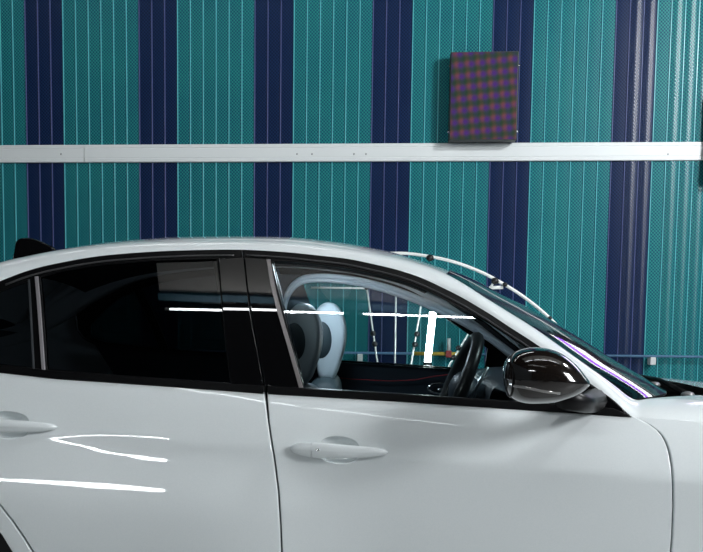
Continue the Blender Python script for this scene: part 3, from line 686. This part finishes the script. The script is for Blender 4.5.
# --- near and far wing mirrors
MO = [(503, 378), (505.5, 362), (514, 352.5), (528, 348), (545, 348), (560, 353), (574, 363.5), (584, 375.5), (588.5, 383), (583, 390), (572, 396.5), (556, 401.5), (540, 403), (524, 402.6), (512, 398), (505.5, 389)]
YM = 2.42
def mirror_part(y0, far):
    L = [at(p.x, p.y, YM) for p in spline([(*p, 0) for p in MO+MO[:1]], 4)][:-1]; n = len(L); c = sum(L, Vector((0, 0, 0)))/n
    M = empty('wing_mirror', (0, 0, 0)); M.parent = CAR; M.location = c-ORG; rows = []
    for k in range(-12, 13):
        q = math.sin(math.pi/2*k/12); s = max(0.0, 1-abs(q)**2.4)**(1/2.2); rows.append([Vector(((p.x-c.x)*s, 0.105*q, (p.z-c.z)*s)) for p in L+L[:1]])
    MB().grid(rows).build('mirror_shell', MIRRORSHELL, M, True)
    def onshell(px, py, out=0.0):
        p = at(px, py, YM-0.07)-c; best = None
        lo, hi_ = 0.0, 1.0
        for _ in range(30):
            q = (lo+hi_)/2; s = max(1e-4, 1-q**2.4)**(1/2.2)
            P2 = [Vector(((v.x-c.x)*s, (v.z-c.z)*s)) for v in L]
            w = at(px, py, YM-0.105*q)-c
            if inside((w.x, w.z), P2): lo = q
            else: hi_ = q
        w = at(px, py, YM-0.105*lo)-c; return Vector((w.x, w.y-out, w.z))
    MB().tube([onshell(x, y, -0.001) for x, y in ((509.5, 385), (516, 386), (525, 387.5), (535, 389.5), (545, 391.5), (560, 393.2))], 0.0042, 8).build('mirror_indicator', mat('clear_lens', (0.32, 0.31, 0.30), 0.1, 0.3, 1.0), M, True)
    MB().tube([onshell(x, y, -0.001) for x, y in ((508, 379.5), (520, 380), (535, 380.5), (555, 381), (570, 381.8), (580, 382.6))], 0.0022, 6).build('mirror_seam', BLACK, M, True)
    # glass facing the rear with its rim
    gx = at(509, 376, YM).x-c.x
    MB().add([Vector((gx, 0.062*math.cos(2*math.pi*i/28), 0.046*math.sin(2*math.pi*i/28))) for i in range(28)], [tuple(range(28))]).build('mirror_glass', mat('mirror_silver', (0.8, 0.82, 0.84), 0.02, 1.0), M)
    MB().tube([Vector((gx+0.002, 0.066*math.cos(2*math.pi*i/28), 0.050*math.sin(2*math.pi*i/28))) for i in range(28)], 0.0035, 8, True).build('mirror_rim', BLACK, M, True)
    a = s3(596, 405)-c; b = s3(568, 402)-c
    MB().tube([Vector((0.06, 0.02, -0.055)), Vector((0.13, 0.10, -0.075)), a+Vector((0, 0.02, 0.01))], [0.030, 0.026, 0.036], 12).build('mirror_arm', mat('satin_black', (0.006, 0.006, 0.007), 0.35, 0, 0, 0.25), M, True)
    return M
MN = mirror_part(YM, False)
sail = panel('mirror_sail', unl([(558, 370), (575, 375), (606, 396.5), (629, 415.6), (600, 413), (558, 405.5)]), GLOSSBLACK, fd, -0.004, 0.012, 0.03, 0.003); mirrored(sail, fd2)
dl = MB().ball((-0.15, YC, 1.405), (0.07, 0.09, 0.030), 16).build('cabin_fill', mat('cabin_fill_glow', (1, 1, 1), 0.5, 0, 0, 0.5, (0.78, 0.89, 1.0), 60.0), CAR, True, org=ORG)  # added glow hidden below the headliner, brightens the far trim and headrests
# --- roof aerial fin
fp = [(14.2, 255), (15.5, 246), (17, 240.4), (22, 238), (30, 237.8), (38, 240), (46, 243.4), (55, 248), (58, 253)]
L = [at(p.x, p.y, YC) for p in spline([(*p, 0) for p in fp], 4)]; n = len(L); zmin = min(p.z for p in L)-0.07; rows = []
for q in (-1, -0.8, 0, 0.8, 1):
    rows.append([Vector((p.x, YC+q*0.034*(1-0.75*min(1, max(0, (p.z-zmin)/0.085))), p.z-abs(q)**4*0.012)) for p in L])
m = MB().grid(rows); 
for r in (rows[0], rows[-1]): m.grid([r, [Vector((p.x, p.y, zmin)) for p in r]])
m.build('aerial_fin', GLOSSBLACK, CAR, True, org=ORG)
# --- wheels
def wheel(x, y, sgn, nm):
    w = MB().lathe([(0.225, -0.10), (0.30, -0.115), (0.328, -0.10), (0.338, -0.06), (0.34, 0), (0.338, 0.06), (0.328, 0.10), (0.30, 0.115), (0.225, 0.10)], (x, y, 0.34)).build('wheel', TYRE, CAR, True, org=ORG)
    MB().lathe([(0.235, -0.10), (0.222, -0.098), (0.215, -0.05), (0.21, 0.09)], (x, y, 0.34)).build('wheel_rim', ALLOY, w, True, org=ORG)
    for k in range(5):
        q = 2*math.pi*k/5+0.3; d = Vector((math.cos(q), 0, math.sin(q)))
        MB().tube([Vector((x, y-0.06*sgn, 0.34))+d*0.03, Vector((x, y-0.085*sgn, 0.34))+d*0.22], [0.032, 0.022], 8).build('wheel_spoke', ALLOY, w, True, org=ORG)
    MB().ball((x, y-0.07*sgn, 0.34), (0.05, 0.02, 0.05), 14).build('wheel_cap', ALLOY, w, True, org=ORG)
for x in (XR, XF):
    wheel(x, 2.75, 1, ''); wheel(x, 2*YC-2.75, -1, '')
    for y0, y1 in ((2.66, 2.98), (2*YC-2.98, 2*YC-2.66)):
        MB().grid([[Vector((x+(RARCH+0.012)*math.cos(math.radians(a)), y, ZW+(RARCH+0.012)*math.sin(math.radians(a)))) for y in (y0, y1)] for a in range(-10, 191, 10)]).build('wheel_liner', DARK, CAR, True, org=ORG)

# ------------------------------------------------------------------ white pole frame behind the car
YP = 5.15
FR = empty('pole_frame', (at(440, 360, YP).x, YP, 0)); FO = Vector(FR.location)
tag(FR, 'arched white pole frame with black joints standing behind the car', 'frame')
def pole(pts, r=0.0090, name='pole', n=6): return MB().tube(spline([at(x, y, YP) for x, y in pts], n), r, 10).build(name, POLE, FR, True, org=FO)
def down(px0, px1):                          # straight leg through two pixels, carried on to the floor
    a, b = at(*px0, YP), at(*px1, YP); d = (b-a)/(b.z-a.z); e = a+d*(0.0-a.z); return [a, b, e]
def joint(px, py, r=0.021): MB().ball(at(px, py, YP-0.012), (r, r, r*0.9), 12).build('joint', JOINT, FR, True, org=FO)
pole([(340, 262), (370, 255), (402, 253.3), (430, 256.6), (455, 262.3), (480, 271.6), (500, 282), (520, 294.3), (540, 309.5), (556, 324.5), (566, 337)])
pole([(311, 287.6), (366, 288.3)], 0.006, 'cross_bar', 1)
for a, b, js in (((367, 289), (377, 360), ((373, 333.5), (374.6, 344))), ((396, 292), (395, 362), ()), ((422, 300), (411.5, 362), ((417, 334), (415, 344.5))), ((470, 331), (449, 366), ((458.5, 348), (454, 357.5)))):
    MB().tube(down(a, b), 0.0048, 8).build('leg', POLE, FR, True, org=FO)
    for j in js: joint(*j, 0.017)
for j in ((430, 258), (495, 281)): joint(*j)
joint(505, 284.5, 0.014); joint(550, 318, 0.012); joint(366.5, 288.5, 0.011)
pole([(489, 288), (503, 287.3)], 0.010, 'stub', 1); pole([(491, 287), (494.5, 281)], 0.007, 'stub', 1)
# upright lit tube behind the car
YT = 4.95; a, b = at(433, 312, YT), at(427.5, 362, YT); e = empty('upright_tube_lamp', (b.x, YT, 0)); EO = Vector(e.location)
tag(e, 'short upright white glowing tube lamp seen through the front side window', 'lamp')
MB().tube([a, b], 0.0175, 14).build('lit_tube', TUBE, e, True, org=EO)
MB().tube([b, b-Vector((0, 0, 0.04))], 0.023, 14).build('end_cap', JOINT, e, True, org=EO)
MB().tube([b-Vector((0, 0, 0.03)), (b.x, YT, 0.02)], 0.012, 8).build('stand', JOINT, e, True, org=EO)
MB().lathe([(0.0, 0.022), (0.11, 0.02), (0.12, 0.01), (0.12, 0.0)], (b.x, YT, 0), 'Z').build('base', JOINT, e, True, org=EO)

# ------------------------------------------------------------------ lamps
def area(name, loc, target, size, power, col, label, sy=None):
    ld = bpy.data.lights.new(name, 'AREA'); ld.energy = power; ld.color = col; ld.size = size
    if sy: ld.shape = 'RECTANGLE'; ld.size_y = sy
    o = bpy.data.objects.new(name, ld); COL.objects.link(o); o.location = loc
    o.rotation_euler = (Vector(target)-Vector(loc)).to_track_quat('-Z', 'Y').to_euler(); return o
def flood(loc, target, size, power, label):
    e = empty('flood_lamp', loc); tag(e, label, 'lamp', 'flood lamps on the right'); e.rotation_euler = (Vector(target)-Vector(loc)).to_track_quat('-Z', 'Y').to_euler(); h = size/2+0.02
    MB().box((-h, -h, 0.03), (h, h, 0.12), 0.01).build('housing', STEEL, e)
    for sx in (-1, 1): MB().box((sx*h-0.01, -h, -0.02), (sx*h+0.01, h, 0.12)).build('side_plate', STEEL, e)
    o = area('flood_light', (0, 0, 0), (0, 0, -1), size, power, (0.95, 0.98, 1.0), ''); o.rotation_euler = (0, 0, 0); o.parent = e; o['label'] = 'glowing face'
flood((3.3, 3.0, 3.7), (0.9, 6, 1.8), 0.25, 112, 'small flood lamp on the ceiling aimed at the striped wall')
flood((5.0, 0.0, 3.6), (0.6, 2.6, 0.8), 1.4, 260, 'large flood lamp at the right aimed at the car door')
# soffit board with a painted front beam over the car
sf = empty('soffit', (0.7, 2.5, 3.6)); tag(sf, 'pale soffit board hung over the near side of the car', 'soffit')
MB().box((-1.15, 2.08, 3.6), (2.6, 3.1, 3.66), 0.006).build('board', SOFFIT, sf, org=sf.location)
MB().box((-1.15, 1.99, 3.54), (2.6, 2.075, 3.68), 0.006).build('front_beam', BEAMM, sf, org=sf.location)
for x in (-0.9, -0.55, 0.3, 1.4): MB().box((x, 1.965, 3.55), (x+0.22, 1.995, 3.62), 0.004).build('bracket', STEEL, sf, org=sf.location)
for x in (-1.0, 2.4):
    for y in (2.2, 3.0): MB().tube([(x, y, 3.66), (x, y, CEILZ)], 0.012, 8).build('hanger', STEEL, sf, org=sf.location)
for a, b, w in ((-1.08, 0.0, 'left'), (0.05, 1.0, 'middle'), (1.05, 2.1, 'right')): tube_lamp((a, 2.005+0.05*a, 3.36), (b, 2.005+0.05*b, 3.36), w+' tube lamp under the front edge of the soffit', r=0.012, group='tube lamps under the soffit')
for a, b, w in ((-1.4, -0.3, 'left'), (-0.25, 0.85, 'right')): tube_lamp((a, 0.30-0.36*a, 3.55), (b, 0.30-0.36*b, 3.55), w+' ceiling tube lamp in the row above the camera', m=mat('soft_tube', (1, 1, 1), 0.5, 0, 0, 0.5, (0.93, 0.98, 1.0), 20.0), r=0.007, group='tube lamps above the camera')
tube_lamp((-4.2, -2.4, 3.3), (-1.72, -2.4, 3.3), 'thick tube lamp at the left behind the camera', r=0.085)
for k, w in ((-2, 'leftmost'), (-1, 'middle'), (0, 'rightmost')): tube_lamp((k*1.3-0.6, 4.7, 3.9), (k*1.3+0.6, 4.7, 3.9), w+' ceiling tube lamp in the row beyond the car', m=mat('dim_tube', (1, 1, 1), 0.5, 0, 0, 0.5, (0.93, 0.98, 1.0), 22.0), group='tube lamps beyond the car')
# bar lamp with white and purple strips on the wall past the right end
bl = empty('bar_lamp', (2.85, 5.84, 2.45)); tag(bl, 'white and purple bar lamp on the wall past the right end', 'lamp'); BO = Vector(bl.location)
MB().box((2.20, 5.83, 2.28), (3.9, 5.87, 2.90), 0.006).build('backplate', STEEL, bl, org=BO)
for z0, z1, m in ((2.30, 2.60, mat('white_bar', (1, 1, 1), 0.5, 0, 0, 0.5, (0.95, 0.97, 1.0), 3.2)), (2.62, 2.76, PURPLETUBE), (2.78, 2.86, mat('white_bar', (1, 1, 1), 0.5))):
    MB().box((2.22, 5.81, z0), (3.88, 5.835, z1), 0.004).build('lit_bar', m, bl, org=BO)
for x in (2.3, 3.4): MB().box((x, 5.87, 2.45), (x+0.05, DW-0.012, 2.5)).build('bracket', STEEL, bl, org=BO)
